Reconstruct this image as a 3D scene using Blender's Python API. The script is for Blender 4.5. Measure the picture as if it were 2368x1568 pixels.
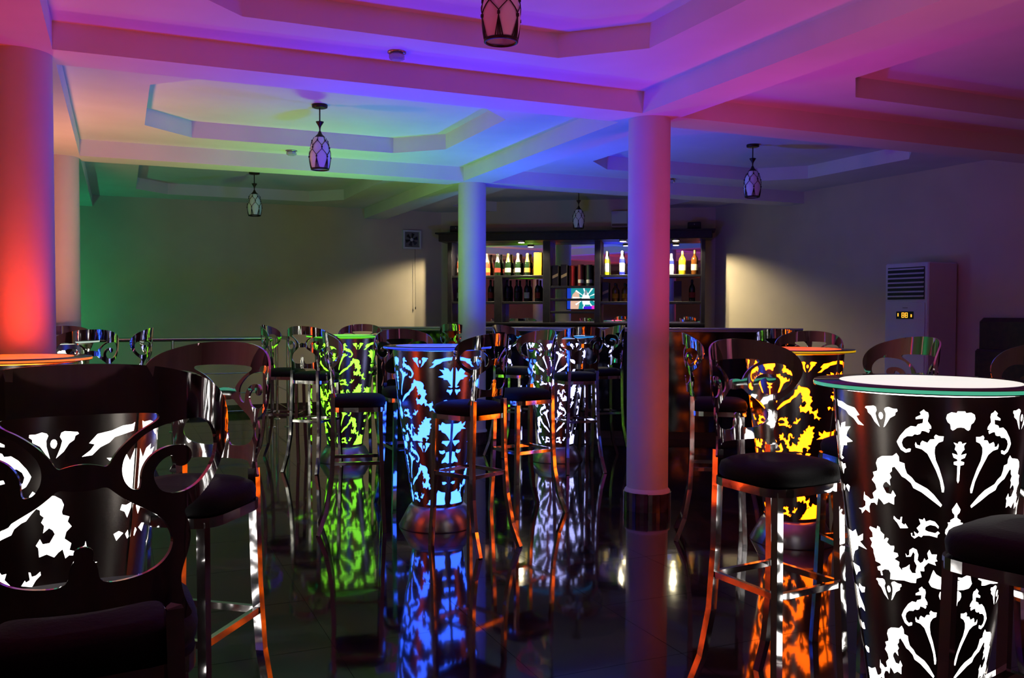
import bpy, bmesh, math, random
from mathutils import Vector, Matrix
from mathutils.geometry import delaunay_2d_cdt

for o in list(bpy.data.objects):
    bpy.data.objects.remove(o)
random.seed(7)
scene = bpy.context.scene
COL = scene.collection

# ------------------------------------------------------------------ camera
CAM_H = 1.30
YAW, PITCH, ROLL = 0.4164, 0.0302, 0.0022
cy, sy, cp, sp = math.cos(YAW), math.sin(YAW), math.cos(PITCH), math.sin(PITCH)
FWD = Vector((sy * cp, cy * cp, -sp))
RGT = Vector((cy, -sy, 0))
UPV = RGT.cross(FWD)
R2 = RGT * math.cos(ROLL) + UPV * math.sin(ROLL)
U2 = -RGT * math.sin(ROLL) + UPV * math.cos(ROLL)
cam_data = bpy.data.cameras.new('camera')
cam = bpy.data.objects.new('camera', cam_data)
COL.objects.link(cam)
M = Matrix((R2, U2, -FWD)).transposed().to_4x4()
M.translation = Vector((0, 0, CAM_H))
cam.matrix_world = M
cam_data.sensor_width = 36.0
cam_data.lens = 36.0 * 2052.6 / 2368
cam_data.clip_start = 0.05
scene.camera = cam

# ------------------------------------------------------------------ world, exposure
world = bpy.data.worlds.new('night')
scene.world = world
world.use_nodes = True
world.node_tree.nodes['Background'].inputs[0].default_value = (0.02, 0.02, 0.03, 1)
world.node_tree.nodes['Background'].inputs[1].default_value = 0.2
vs = scene.view_settings
vs.view_transform = 'Standard'
vs.look = 'None'
vs.gamma = 1.0
vs.exposure = 0.0
vs.use_curve_mapping = False
cyc = scene.cycles
cyc.use_denoising = True
cyc.max_bounces = 5
cyc.diffuse_bounces = 2
cyc.glossy_bounces = 4
cyc.transmission_bounces = 2
cyc.use_light_tree = False
cyc.caustics_reflective = False
cyc.caustics_refractive = False
cyc.sample_clamp_indirect = 4.0
cyc.blur_glossy = 0.3

# glow colours of each table; uplight colour and watts fitted to the ceiling tones
GLOW = {
    'white': dict(tube=(1.0, 0.97, 0.92), k=4.0, rim=(0.06, 0.42, 0.25), disc=(0.9, 0.88, 0.8), lamp=(1.000, 0.153, 0.357), W=9.8),  # magenta uplight stands in for unseen lamps; the table itself glows white
    'rose': dict(tube=(1.0, 0.97, 0.92), k=4.0, rim=(0.06, 0.42, 0.25), disc=(0.9, 0.6, 0.6), lamp=(1.000, 0.015, 0.080), W=10),  # red uplight added for an unseen red source; the cutouts are white
    'blue': dict(tube=(0.09, 0.38, 4.0), k=2.2, rim=(0.03, 0.08, 1.2), disc=(0.05, 0.12, 1.6), lamp=(0.003, 0.023, 1.000), W=35),
    'green': dict(tube=(0.40, 1.6, 0.03), k=1.6, rim=(0.15, 0.95, 0.02), disc=(0.2, 1.0, 0.05), lamp=(0.252, 1.000, 0.003), W=15.5),
    'cool': dict(tube=(0.62, 0.66, 1.5), k=3.0, rim=(0.02, 0.28, 0.8), disc=(0.2, 0.5, 1.0), lamp=(0.003, 0.023, 1.000), W=30),
    'orange': dict(tube=(3.2, 0.36, 0.0), k=2.6, rim=(0.55, 0.30, 0.0), disc=(1.4, 0.12, 0.0), lamp=(1.000, 0.038, 0.333), W=7.8),
    'red': dict(tube=(3.4, 0.25, 0.02), k=2.4, rim=(0.9, 0.20, 0.02), disc=(1.6, 0.16, 0.0), lamp=(1.000, 0.044, 0.015), W=6.8),
    'mint': dict(tube=(1.0, 1.0, 0.8), k=3.0, rim=(0.5, 0.62, 0.5), disc=(0.9, 0.95, 0.8), lamp=(1.000, 0.303, 0.133), W=19.5),
}

# ------------------------------------------------------------------ materials
def mat(name, base=(.5, .5, .5), rough=.5, metal=0.0, spec=.5, emis=None, k=1.0, noise=None, bump=None, trans=0.0, ior=1.45, coat=0.0, alpha=1.0):
    m = bpy.data.materials.new(name)
    m.use_nodes = True
    nt = m.node_tree
    b = nt.nodes['Principled BSDF']
    b.inputs['Base Color'].default_value = (*base, 1)
    b.inputs['Roughness'].default_value = rough
    b.inputs['Metallic'].default_value = metal
    b.inputs['Specular IOR Level'].default_value = spec
    b.inputs['IOR'].default_value = ior
    b.inputs['Transmission Weight'].default_value = trans
    b.inputs['Coat Weight'].default_value = coat
    if emis:
        b.inputs['Emission Color'].default_value = (*emis, 1)
        b.inputs['Emission Strength'].default_value = k
        m.cycles.emission_sampling = 'NONE'
    if noise or bump:
        tc = nt.nodes.new('ShaderNodeTexCoord')
        n = nt.nodes.new('ShaderNodeTexNoise')
        sc = noise[0] if noise else bump[0]
        n.inputs['Scale'].default_value = sc
        n.inputs['Detail'].default_value = 2
        nt.links.new(tc.outputs['Object'], n.inputs['Vector'])
        if noise:
            r = nt.nodes.new('ShaderNodeValToRGB')
            a = noise[1]
            r.color_ramp.elements[0].position = .3
            r.color_ramp.elements[1].position = .7
            r.color_ramp.elements[0].color = (*[c * (1 - a) for c in base], 1)
            r.color_ramp.elements[1].color = (*[min(1, c * (1 + a)) for c in base], 1)
            nt.links.new(n.outputs['Fac'], r.inputs['Fac'])
            nt.links.new(r.outputs['Color'], b.inputs['Base Color'])
        if bump:
            bp = nt.nodes.new('ShaderNodeBump')
            bp.inputs['Strength'].default_value = bump[1]
            bp.inputs['Distance'].default_value = .01
            nt.links.new(n.outputs['Fac'], bp.inputs['Height'])
            nt.links.new(bp.outputs['Normal'], b.inputs['Normal'])
    return m

MAT = {}
MAT['ceiling'] = mat('ceiling_paint', (.80, .79, .77), .85, noise=(3, .03))
MAT['wall'] = mat('cream_wall_paint', (.68, .57, .44), .8, noise=(2.2, .05), bump=(60, .05))
MAT['column'] = mat('column_paint', (.68, .64, .59), .6, noise=(4, .03))
MAT['plinth'] = mat('dark_plinth_tile', (.05, .03, .03), .15, noise=(12, .5))
MAT['chrome'] = mat('polished_chrome', (.62, .60, .60), .045, 1.0, bump=(9, .012))
MAT['chrome_tube'] = mat('chrome_tube', (.60, .58, .58), .08, 1.0, bump=(14, .03))
MAT['steel'] = mat('brushed_dark_steel', (.36, .33, .30), .26, 1.0, noise=(5, .08))
MAT['base_steel'] = mat('satin_steel', (.42, .40, .40), .3, 1.0)
MAT['seat'] = mat('black_vinyl', (.004, .004, .005), .7, spec=.25, bump=(120, .1))
MAT['bronze'] = mat('dark_bronze_metal', (.035, .022, .016), .4, .6)
MAT['shade'] = mat('frosted_shade_glass', (.86, .88, .86), .35, noise=(8, .04))
MAT['blackwood'] = mat('black_stained_wood', (.012, .011, .014), .35, noise=(18, .4))
MAT['mirror'] = mat('shelf_mirror', (.60, .58, .58), .015, 1.0)
MAT['bar'] = mat('black_glossy_bar_front', (.006, .006, .008), .07, noise=(6, .5))
MAT['bartop'] = mat('polished_bar_top', (.42, .40, .38), .25, .3)
MAT['white'] = mat('white_plastic', (.72, .72, .74), .4, noise=(6, .02))
MAT['grille'] = mat('dark_grille', (.02, .02, .022), .5)
MAT['brown'] = mat('brown_leather', (.045, .018, .010), .5, noise=(25, .3), bump=(90, .2))
MAT['glassrail'] = mat('railing_chrome', (.55, .55, .54), .1, 1.0)
MAT['black'] = mat('black_plastic', (.01, .01, .012), .35)
MAT['fan'] = mat('grey_fan_plastic', (.22, .21, .19), .5)
MAT['spotglass'] = mat('cut_glass', (.45, .47, .55), .12, 0.2)
MAT['lampface'] = mat('lamp_face', (1, .95, .8), .4, emis=(1, .85, .5), k=25)

def marble():
    m = bpy.data.materials.new('dark_polished_granite')
    m.use_nodes = True
    nt = m.node_tree
    b = nt.nodes['Principled BSDF']
    g = nt.nodes.new('ShaderNodeNewGeometry')
    n1 = nt.nodes.new('ShaderNodeTexNoise'); n1.inputs['Scale'].default_value = 3.0; n1.inputs['Detail'].default_value = 8; n1.inputs['Distortion'].default_value = 1.2
    nt.links.new(g.outputs['Position'], n1.inputs['Vector'])
    r = nt.nodes.new('ShaderNodeValToRGB')
    e = r.color_ramp.elements
    e[0].position = .35; e[0].color = (.006, .005, .0045, 1)
    e[1].position = .62; e[1].color = (.020, .015, .011, 1)
    x = e.new(.72); x.color = (.055, .040, .026, 1)
    nt.links.new(n1.outputs['Fac'], r.inputs['Fac'])
    nt.links.new(r.outputs['Color'], b.inputs['Base Color'])
    b.inputs['Roughness'].default_value = .055
    b.inputs['IOR'].default_value = 1.55
    n2 = nt.nodes.new('ShaderNodeTexNoise'); n2.inputs['Scale'].default_value = 5.0; n2.inputs['Detail'].default_value = 2
    nt.links.new(g.outputs['Position'], n2.inputs['Vector'])
    bp = nt.nodes.new('ShaderNodeBump'); bp.inputs['Strength'].default_value = .10; bp.inputs['Distance'].default_value = .004
    nt.links.new(n2.outputs['Fac'], bp.inputs['Height'])
    nt.links.new(bp.outputs['Normal'], b.inputs['Normal'])
    return m
MAT['marble'] = marble()
MAT['grout'] = mat('dark_grout', (.012, .011, .010), .6)

# ------------------------------------------------------------------ helpers
def link(name, me, m=None, parent=None, smooth=False):
    o = bpy.data.objects.new(name, me)
    COL.objects.link(o)
    if m is not None and not me.materials:
        me.materials.append(MAT[m] if isinstance(m, str) else m)
    if parent is not None:
        o.parent = parent
    if smooth:
        for p in me.polygons:
            p.use_smooth = True
    return o

class MB:
    """collects vertices and faces of one part"""
    def __init__(s):
        s.v = []; s.f = []; s.sm = []
    def add(s, vs, fs, smooth=False):
        b = len(s.v)
        s.v += [tuple(p) for p in vs]
        s.f += [tuple(i + b for i in f) for f in fs]
        s.sm += [smooth] * len(fs)
        return s
    def box(s, x0, x1, y0, y1, z0, z1, bev=0.0):
        if bev <= 0:
            vs = [(x, y, z) for z in (z0, z1) for x, y in ((x0, y0), (x1, y0), (x1, y1), (x0, y1))]
            return s.add(vs, [(3, 2, 1, 0), (4, 5, 6, 7), (0, 1, 5, 4), (1, 2, 6, 5), (2, 3, 7, 6), (3, 0, 4, 7)])
        def ring(i, z):
            xa, xb, ya, yb = x0 + i, x1 - i, y0 + i, y1 - i
            c = bev
            return [(xa + c, ya, z), (xb - c, ya, z), (xb, ya + c, z), (xb, yb - c, z), (xb - c, yb, z), (xa + c, yb, z), (xa, yb - c, z), (xa, ya + c, z)]
        rs = [ring(bev * .6, z0), ring(0, z0 + bev), ring(0, z1 - bev), ring(bev * .6, z1)]
        return s.loft(rs)
    def loft(s, rs, cap=True, smooth=False, closed=True):
        n = len(rs[0]); vs = [p for r in rs for p in r]; fs = []
        for k in range(len(rs) - 1):
            for i in range(n if closed else n - 1):
                j = (i + 1) % n
                fs.append((k * n + i, k * n + j, (k + 1) * n + j, (k + 1) * n + i))
        s.add(vs, fs, smooth)
        if cap:
            s.add(rs[0], [tuple(reversed(range(n)))]); s.add(rs[-1], [tuple(range(n))])
        return s
    def lathe(s, prof, n=32, cx=0, cy=0, cap=True, smooth=True):
        rs = [[(cx + r * math.cos(2 * math.pi * i / n), cy + r * math.sin(2 * math.pi * i / n), z) for i in range(n)] for r, z in prof]
        return s.loft(rs, cap, smooth)
    def sweep(s, pts, a, b=None, up=(0, 0, 1), n=4, smooth=False):
        """tube of n sides along pts; a, b half sizes"""
        b = a if b is None else b
        pts = [Vector(p) for p in pts]; rs = []
        for i, p in enumerate(pts):
            d = (pts[min(i + 1, len(pts) - 1)] - pts[max(i - 1, 0)]).normalized()
            u = Vector(up)
            if abs(d.dot(u)) > .95:
                u = Vector((0, 1, 0))
            sx = d.cross(u).normalized(); uy = sx.cross(d).normalized()
            if n == 4:
                rs.append([p + sx * a + uy * b, p - sx * a + uy * b, p - sx * a - uy * b, p + sx * a - uy * b])
            else:
                rs.append([p + sx * a * math.cos(t) + uy * b * math.sin(t) for t in [2 * math.pi * k / n for k in range(n)]])
        return s.loft(rs, True, smooth or n > 4)
    def mesh(s, name):
        me = bpy.data.meshes.new(name)
        me.from_pydata(s.v, [], s.f)
        bm = bmesh.new(); bm.from_mesh(me)
        bmesh.ops.recalc_face_normals(bm, faces=bm.faces)
        bm.to_mesh(me); bm.free()
        for p, q in zip(me.polygons, s.sm):
            p.use_smooth = q
        me.update()
        return me
    def build(s, name, m, parent=None):
        return link(name, s.mesh(name), m, parent)

def empty(name, loc, rz=0.0):
    o = bpy.data.objects.new(name, None)
    o.empty_display_size = .1
    COL.objects.link(o)
    o.location = loc
    o.rotation_euler = (0, 0, rz)
    return o
def tag(o, label=None, cat=None, group=None, kind=None):
    if label: o['label'] = label
    if cat: o['category'] = cat
    if group: o['group'] = group
    if kind: o['kind'] = kind
    return o
def copy_tree(o, parent=None):
    c = o.copy()
    COL.objects.link(c)
    if parent is not None:
        c.parent = parent
    for ch in [k for k in bpy.data.objects if k.parent == o]:
        copy_tree(ch, c)
    return c
def chaikin(p, it=1):
    for _ in range(it):
        q = []
        for i in range(len(p)):
            a, b = p[i], p[(i + 1) % len(p)]
            q.append((a[0] * .75 + b[0] * .25, a[1] * .75 + b[1] * .25))
            q.append((a[0] * .25 + b[0] * .75, a[1] * .25 + b[1] * .75))
        p = q
    return p
def inside(p, poly):
    x, y = p; c = False; n = len(poly); j = n - 1
    for i in range(n):
        xi, yi = poly[i]; xj, yj = poly[j]
        if (yi > y) != (yj > y) and x < (xj - xi) * (y - yi) / (yj - yi) + xi:
            c = not c
        j = i
    return c
def cut_sheet(outer, holes, step):
    """triangulates a flat sheet with holes; returns 2D verts and triangles"""
    vs = []; es = []
    for poly in [outer] + holes:
        b = len(vs); vs += [Vector(p) for p in poly]
        es += [(b + i, b + (i + 1) % len(poly)) for i in range(len(poly))]
    xs = [p[0] for p in outer]; ys = [p[1] for p in outer]
    x = min(xs) + step[0] * .5
    while x < max(xs):
        y = min(ys) + step[1] * .5
        while y < max(ys):
            if inside((x, y), outer) and not any(inside((x, y), h) for h in holes):
                vs.append(Vector((x, y)))
            y += step[1]
        x += step[0]
    ov, oe, of, *_ = delaunay_2d_cdt(vs, es, [], 0, 1e-6)
    fs = []
    for f in of:
        c = sum((ov[i] for i in f), Vector((0, 0))) / len(f)
        if inside(c, outer) and not any(inside(c, h) for h in holes):
            fs.append(tuple(f))
    return [tuple(v) for v in ov], fs

# ------------------------------------------------------------------ the room
X0, X1, Y0, Y1 = -4.05, 7.25, -3.2, 11.85          # inner faces
ZB, ZC, ZT = 2.564, 2.698, 2.83                   # beam soffit, ceiling, tray top
CH0, CH1 = Vector((4.15, 11.85)), Vector((7.25, 9.72))   # wall across the corner behind the bar
BX = [(-.573, -.283), (3.05, 3.34)]
BY = [(-1.56, -1.27), (1.65, 1.94), (4.855, 5.145), (8.06, 8.35)]

def struct(o):
    o['kind'] = 'structure'
    return o
fl = struct(MB().box(X0 - .15, X1 + .15, Y0 - .15, Y1 + .15, -.15, -.003).build('floor', 'grout'))
tile_me = MB().box(-.299, .299, -.299, .299, -.012, 0).mesh('floor_tile')
tile_me.materials.append(MAT['marble'])
border = MB()
def beyond(cx, cy):                                # behind the corner wall
    d = CH1 - CH0
    return (Vector((cx, cy)) - CH0).x * -d.y + (Vector((cx, cy)) - CH0).y * d.x > .0
ix = int((X0) / .6) - 1
ty = -3.2 + .3
while ty < Y1:
    tx = X0 + .3
    while tx < X1 + .2:
        if not beyond(tx - .3, ty - .3):
            ang = math.atan2(tx, ty)
            near = ty > 1.2 and tx > -2.9 and -.30 < ang < .98
            if near:
                t = bpy.data.objects.new('floor_tile', tile_me)
                COL.objects.link(t)
                t.parent = fl
                t.location = (tx, ty, 0)
                t.rotation_euler = (random.uniform(-.0011, .0011), random.uniform(-.0011, .0011), 0)
            else:
                border.box(tx - .299, tx + .299, ty - .299, ty + .299, -.012, 0)
        tx += .6
    ty += .6
bo = border.build('floor_tile_field', 'marble', fl)
bo['kind'] = 'stuff'

struct(MB().box(X0 - .15, 4.25, Y1, Y1 + .15, 0, 2.95).build('wall_back', 'wall'))
struct(MB().box(X1, X1 + .15, Y0 - .15, 9.80, 0, 2.95).build('wall_right', 'wall'))
struct(MB().box(X0 - .15, X0, Y0 - .15, Y1 + .15, 0, 2.95).build('wall_left', 'wall'))
struct(MB().box(X0 - .15, X1 + .15, Y0 - .15, Y0, 0, 2.95).build('wall_front', 'wall'))
L = (CH1 - CH0).length
cw = struct(MB().box(-.12, L + .12, 0, .15, 0, 2.95).build('wall_bar', 'wall'))
cw.location = (CH0.x, CH0.y, 0)
cw.rotation_euler = (0, 0, math.atan2(CH1.y - CH0.y, CH1.x - CH0.x))

# ceiling: one coffer with an eight-sided recess in every bay
def coffer(x0, x1, y0, y1, ix, iy, ch):
    b = MB()
    ax0, ax1, ay0, ay1 = x0 + ix, x1 - ix, y0 + iy, y1 - iy
    oc = [(ax0 + ch, ay0), (ax1 - ch, ay0), (ax1, ay0 + ch), (ax1, ay1 - ch), (ax1 - ch, ay1), (ax0 + ch, ay1), (ax0, ay1 - ch), (ax0, ay0 + ch)]
    co = [(x0, y0), (x1, y0), (x1, y1), (x0, y1)]
    v = [(x, y, ZC) for x, y in oc] + [(x, y, ZC) for x, y in co] + [(x, y, ZT) for x, y in oc] + [(x, y, ZT + .1) for x, y in co]
    f = [(8, 9, 1, 0), (9, 2, 1), (9, 10, 3, 2), (10, 4, 3), (10, 11, 5, 4), (11, 6, 5), (11, 8, 7, 6), (8, 0, 7)]
    f += [(i, (i + 1) % 8, 12 + (i + 1) % 8, 12 + i) for i in range(8)] + [tuple(range(12, 20))]
    f += [(20, 21, 22, 23)]
    return b.add(v, f)
XB = [X0] + [e for p in BX for e in p] + [X1]
YB = [Y0] + [e for p in BY for e in p] + [Y1]
ceil = MB()
for i in range(0, 6, 2):
    for j in range(0, 10, 2):
        xa, xb, ya, yb = XB[i], XB[i + 1], YB[j], YB[j + 1]
        if yb - ya < 1.7:
            yi = .35
        else:
            yi = .45
        q = coffer(xa, xb, ya, yb, .47 if i == 2 else .68, yi, .36)
        ceil.v, ceil.f, ceil.sm, = ceil.v + q.v, ceil.f + [tuple(k + len(ceil.v) for k in f) for f in q.f], ceil.sm + q.sm
me = bpy.data.meshes.new('ceiling')
me.from_pydata(ceil.v, [], ceil.f)
struct(link('ceiling', me, 'ceiling'))
for y0, y1 in BY:
    struct(MB().box(X0, X1, y0, y1, ZB, ZT + .1).build('ceiling_beam', 'ceiling'))
for x0, x1 in BX:
    for j in range(0, 10, 2):
        struct(MB().box(x0, x1, YB[j], YB[j + 1], ZB, ZT + .1).build('ceiling_beam', 'ceiling'))

def column(x, y):
    c = struct(MB().lathe([(.137, .13), (.137, ZB)], 48, cap=False).build('column', 'column'))
    c.location = (x, y, 0)
    MB().lathe([(.150, .115), (.150, .128), (.138, .142), (.136, .15)], 48, cap=False).build('column_collar', 'column', c)
    for k in range(12):                            # ring of dark tiles round the foot
        a0, a1 = 2 * math.pi * k / 12 + .012, 2 * math.pi * (k + 1) / 12 - .012
        ri, ro = .137, .157
        am = [a0 + (a1 - a0) * t / 3 for t in range(4)]
        ring = [(ro * math.cos(a), ro * math.sin(a)) for a in am] + [(ri * math.cos(a), ri * math.sin(a)) for a in reversed(am)]
        MB().loft([[(p, q, z) for p, q in ring] for z in (0, .118 + random.uniform(-.003, .003))]).build('plinth_tile', 'plinth', c)
for x in (-.428, 3.195):
    for y in (1.795, 5.0, 8.205):
        if (x, y) != (-.428, 1.795):
            column(x, y)

# baseboards along the two far walls
struct(MB().box(X0, 4.12, Y1 - .015, Y1, 0, .10).build('baseboard_back', 'plinth'))
struct(MB().box(X1 - .015, X1, Y0, 9.7, 0, .10).build('baseboard_right', 'plinth'))

# damask cut-outs: degrees from the crown axis, height in mm
MOTIFS = [
    [(0,1034),(2.1,1034),(2.6,1029),(5.4,1031),(7.6,1025),(8.2,1014),(7.3,1004),(5.8,998),(5.4,985),(4.4,981),(3.2,984),(2,989),(0,990)],
    [(0,951),(1,949),(1,944),(3.6,948),(2.3,939),(2.8,929),(1.6,923),(0.7,913),(4.1,918),(3.2,906),(1.2,902),(0.8,897),(3,894),(2.9,887),(0.8,884),(0.7,842),(0,835)],
    [(20.2,1036),(22.3,1028),(21.7,1021),(24.6,1013),(24.5,1008),(20.4,1011),(20.7,998),(23.4,994),(24.2,987),(27.2,988),(30.1,978),(33.5,958),(35.4,941),(34.5,931),(33,919),(30.3,912),(27.6,916),(27.2,924),(28.2,925),(29.9,921),(31.8,928),(32.5,940),(31.6,951),(29.4,959),(26.4,960),(25.2,966),(23.5,965),(22,968),(21.2,977),(19.4,976),(17.4,972),(16.8,979),(17.8,982),(16.1,984),(16.2,991),(18.1,1004),(17.5,1019),(17.9,1028),(19.4,1031)],
    [(13.5,968),(14.4,962),(14,955),(16.5,954),(18,944),(20.8,949),(21.7,943),(21.9,935),(23.6,936),(24.5,944),(24.9,937),(24.5,929),(21,925),(17.9,914),(15.7,894),(12.8,867),(10.5,840),(9.1,808),(8.1,808),(7.8,820),(9,843),(11.2,875),(13.2,897),(14,919),(13.7,934),(11.9,946),(9.5,951),(9.2,964),(11.7,964)],
    [(35.8,908),(38.1,899),(41.4,897),(45.4,894),(48.3,885),(49.5,872),(48.6,857),(48.9,850),(52.1,844),(51.3,833),(53.2,821),(50.7,810),(49.9,795),(53.2,782),(52.4,767),(55.2,762),(57.5,768),(60,771),(60.4,781),(61.2,765),(61.6,756),(59.9,752),(60.3,739),(63.4,730),(67.5,726),(64.9,723),(64.4,713),(60.7,728),(56.9,721),(57,739),(55.2,752),(52.3,755),(50.5,749),(49.6,763),(49.1,771),(47.1,765),(45.1,755),(41.6,764),(38.1,759),(37.8,780),(36.7,786),(38.6,800),(39.8,788),(43,789),(45.4,808),(44.5,817),(42.8,823),(40.1,813),(40.6,829),(39.3,837),(40.5,848),(38.9,855),(38.8,865),(37.2,869),(34.9,857),(32.6,843),(30.5,839),(27.2,827),(25.8,814),(20.9,804),(15.2,785),(9.5,766),(8.8,772),(13.9,800),(17.6,815),(24.7,831),(26.7,843),(29.6,853),(30.8,869),(31,881),(34.2,885),(34.3,898)],
    [(42.1,1034),(42.8,1029),(41.9,1018),(42,1005),(43.4,978),(42.3,983),(39.3,1006),(36.2,1015),(36.1,1022),(34.8,1027),(35,1033),(37.5,1033),(40.2,1037)],
    [(48.3,1034),(49.8,1037),(55.4,1033),(56,1029),(54.4,1025),(53.9,1016),(51.7,1009),(49.4,992),(46,978),(47.9,1001),(48.7,1016),(47.7,1025)],
    [(43.6,1011),(43.8,1005),(44.5,1001),(45.4,1000),(46.1,1004),(46.5,1010),(46.3,1016),(45.6,1020),(44.7,1020),(44,1017)],
    [(38.5,726),(38.7,718),(36.3,707),(34.4,693),(31.7,695),(29.3,697),(31.1,709),(31.6,704),(33.5,709),(33,727),(33.9,726),(34.4,716),(36.4,718)],
    [(22.4,727),(21.3,713),(23.8,700),(22.2,690),(23.3,683),(25.5,689),(24.7,676),(26.8,675),(26.6,684),(27.5,683),(27.1,675),(25.2,669),(23.4,675),(22.6,678),(20.8,675),(19.7,681),(15.6,682),(10.9,678),(10.7,686),(9.4,691),(10.6,696),(12.2,690),(16.6,693),(18.6,697),(18.3,706),(15.5,713),(12.2,711),(10.4,704),(10.2,710),(12.7,723),(15.7,726),(18.2,721),(19.2,731),(20,725)],
    [(57.6,680),(58.6,674),(56,663),(55.9,649),(59,645),(56.9,633),(58.4,620),(56.3,614),(56.2,601),(55.1,586),(55.1,579),(51.2,576),(50.2,571),(54,563),(53.4,554),(51.4,553),(50.9,541),(49.5,542),(50.1,555),(47.5,562),(44.2,563),(42.9,555),(43.4,536),(37.8,538),(33,541),(27.8,538),(24.4,539),(24,552),(20.5,559),(21.6,576),(18.7,577),(18.9,589),(16.2,603),(11.1,597),(12.1,607),(10.2,610),(11.1,616),(10.7,629),(14.2,628),(15.6,641),(16.9,630),(16,614),(17.7,608),(18.7,615),(19.7,604),(21.4,599),(23.3,607),(22.7,622),(23.8,637),(26.3,641),(28.6,633),(28.7,619),(30.2,615),(31.3,622),(30.8,612),(27.7,615),(26.1,630),(25.1,624),(25.4,603),(23.7,590),(24.6,574),(24.2,568),(27,567),(28.7,578),(28.6,591),(31,582),(33.9,576),(33.8,568),(36.3,580),(35.8,593),(39.4,599),(36.4,610),(36.9,618),(40,619),(39.1,632),(39.2,638),(42,636),(44.4,644),(43,656),(44.6,658),(46.8,649),(46.2,665),(49,673),(49.5,684),(51.2,687),(52,677)],
    [(12.6,583),(13.9,568),(14.6,557),(15.6,547),(14.3,537),(13.3,533),(9.5,529),(5.1,528),(3.4,534),(3.2,541),(5.3,541),(3.4,548),(4.1,556),(7.3,555),(4.4,560),(4.5,566),(7.4,564),(10.7,571)],
    [(0,606),(1.4,599),(5.6,597),(6.6,587),(5.6,581),(4.8,587),(2.4,582),(0,584)],
    [(0,780),(1,772),(2.6,761),(2.2,752),(0.9,746),(0.8,737),(3.2,730),(3.1,724),(4.8,723),(4.3,717),(4.7,710),(6,701),(5.9,699),(6.1,692),(5.1,686),(5.2,679),(3.2,677),(2.2,669),(0,660)]]
SEAM_MOTIFS = [
    [(64.8,1024),(72.3,1028),(78.8,1036),(85.2,1036),(87,1040),(86.2,1020),(79.7,1016),(74.1,1012),(71.2,1001),(66.4,993),(62.4,977),(57.5,976),(61.6,989),(63.6,1001),(60.8,1005)],
    [(88,977),(84.6,950),(81.6,970),(75.8,977),(76.8,962),(70,966),(73.8,950),(75.7,935),(68.6,923),(75.7,915),(75.7,907),(80.8,904),(83.9,884),(86.1,869),(81.9,865),(86.2,857),(88,861)],
    [(80.8,849),(79.8,837),(83.1,830),(85.3,814),(88,837),(88,849),(84.1,845)],
    [(76.4,783),(78.7,765),(83.2,779),(79.8,787)],
    [(86.7,783),(88,765),(86.8,762),(84.9,775)],
    [(88,643),(79.9,643),(74.7,655),(72.5,635),(65.6,651),(66.6,631),(70.5,623),(63,606),(73.1,608),(74.4,596),(80,585),(84.3,565),(87.4,546),(88,546)],
    [(75.6,542),(74.3,530),(78.8,522),(82.8,508),(86.1,526),(88,542),(81.5,542)],
    [(70.2,485),(71.8,468),(76.4,462),(80.8,472),(79.1,487),(74.7,482)],
    [(87.3,476),(82.3,472),(81,448),(75.2,421),(74.7,407),(81.4,413),(86.1,404),(88,409)],
    [(80.4,367),(79,347),(83.8,343),(88,343),(88,367),(84.5,360)],
    [(76.5,293),(77.3,277),(81.4,275),(86.1,285),(82.8,293)],
    [(68.9,242),(65.8,219),(57.7,215),(54.5,196),(51.3,178),(48,149),(44,114),(64.9,108),(81.6,122),(84.5,157),(82.5,188),(83.6,227),(75.5,231)]]
TABLES = [
    ('white', 2.221, 1.928, -2.113, 'bar table with bright white damask cutouts at the right edge of the photo'),
    ('blue', 1.771, 5.124, -3.09, 'blue glowing damask cutwork bar table left of the pink-lit column'),
    ('green', 1.799, 7.682, -2.15, 'yellow-green glowing damask cutwork bar table in front of the cream back wall'),
    ('cool', 3.514, 6.979, -2.212, 'bluish-white glowing damask bar table standing before the black bar counter'),
    ('orange', 3.515, 3.97, -2.819, 'orange glowing damask cutwork bar table behind the chair at centre right'),
    ('rose', -0.176, 2.43, -2.197, 'bar table with white damask cutouts seen through the front left chair back'),
    ('red', -0.442, 4.516, -1.124, 'bar table with glowing orange rim beside the red-lit column at far left'),
    ('mint', -0.458, 6.985, -1.156, 'bar table with pale rim half hidden behind the red-lit column')]
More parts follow.
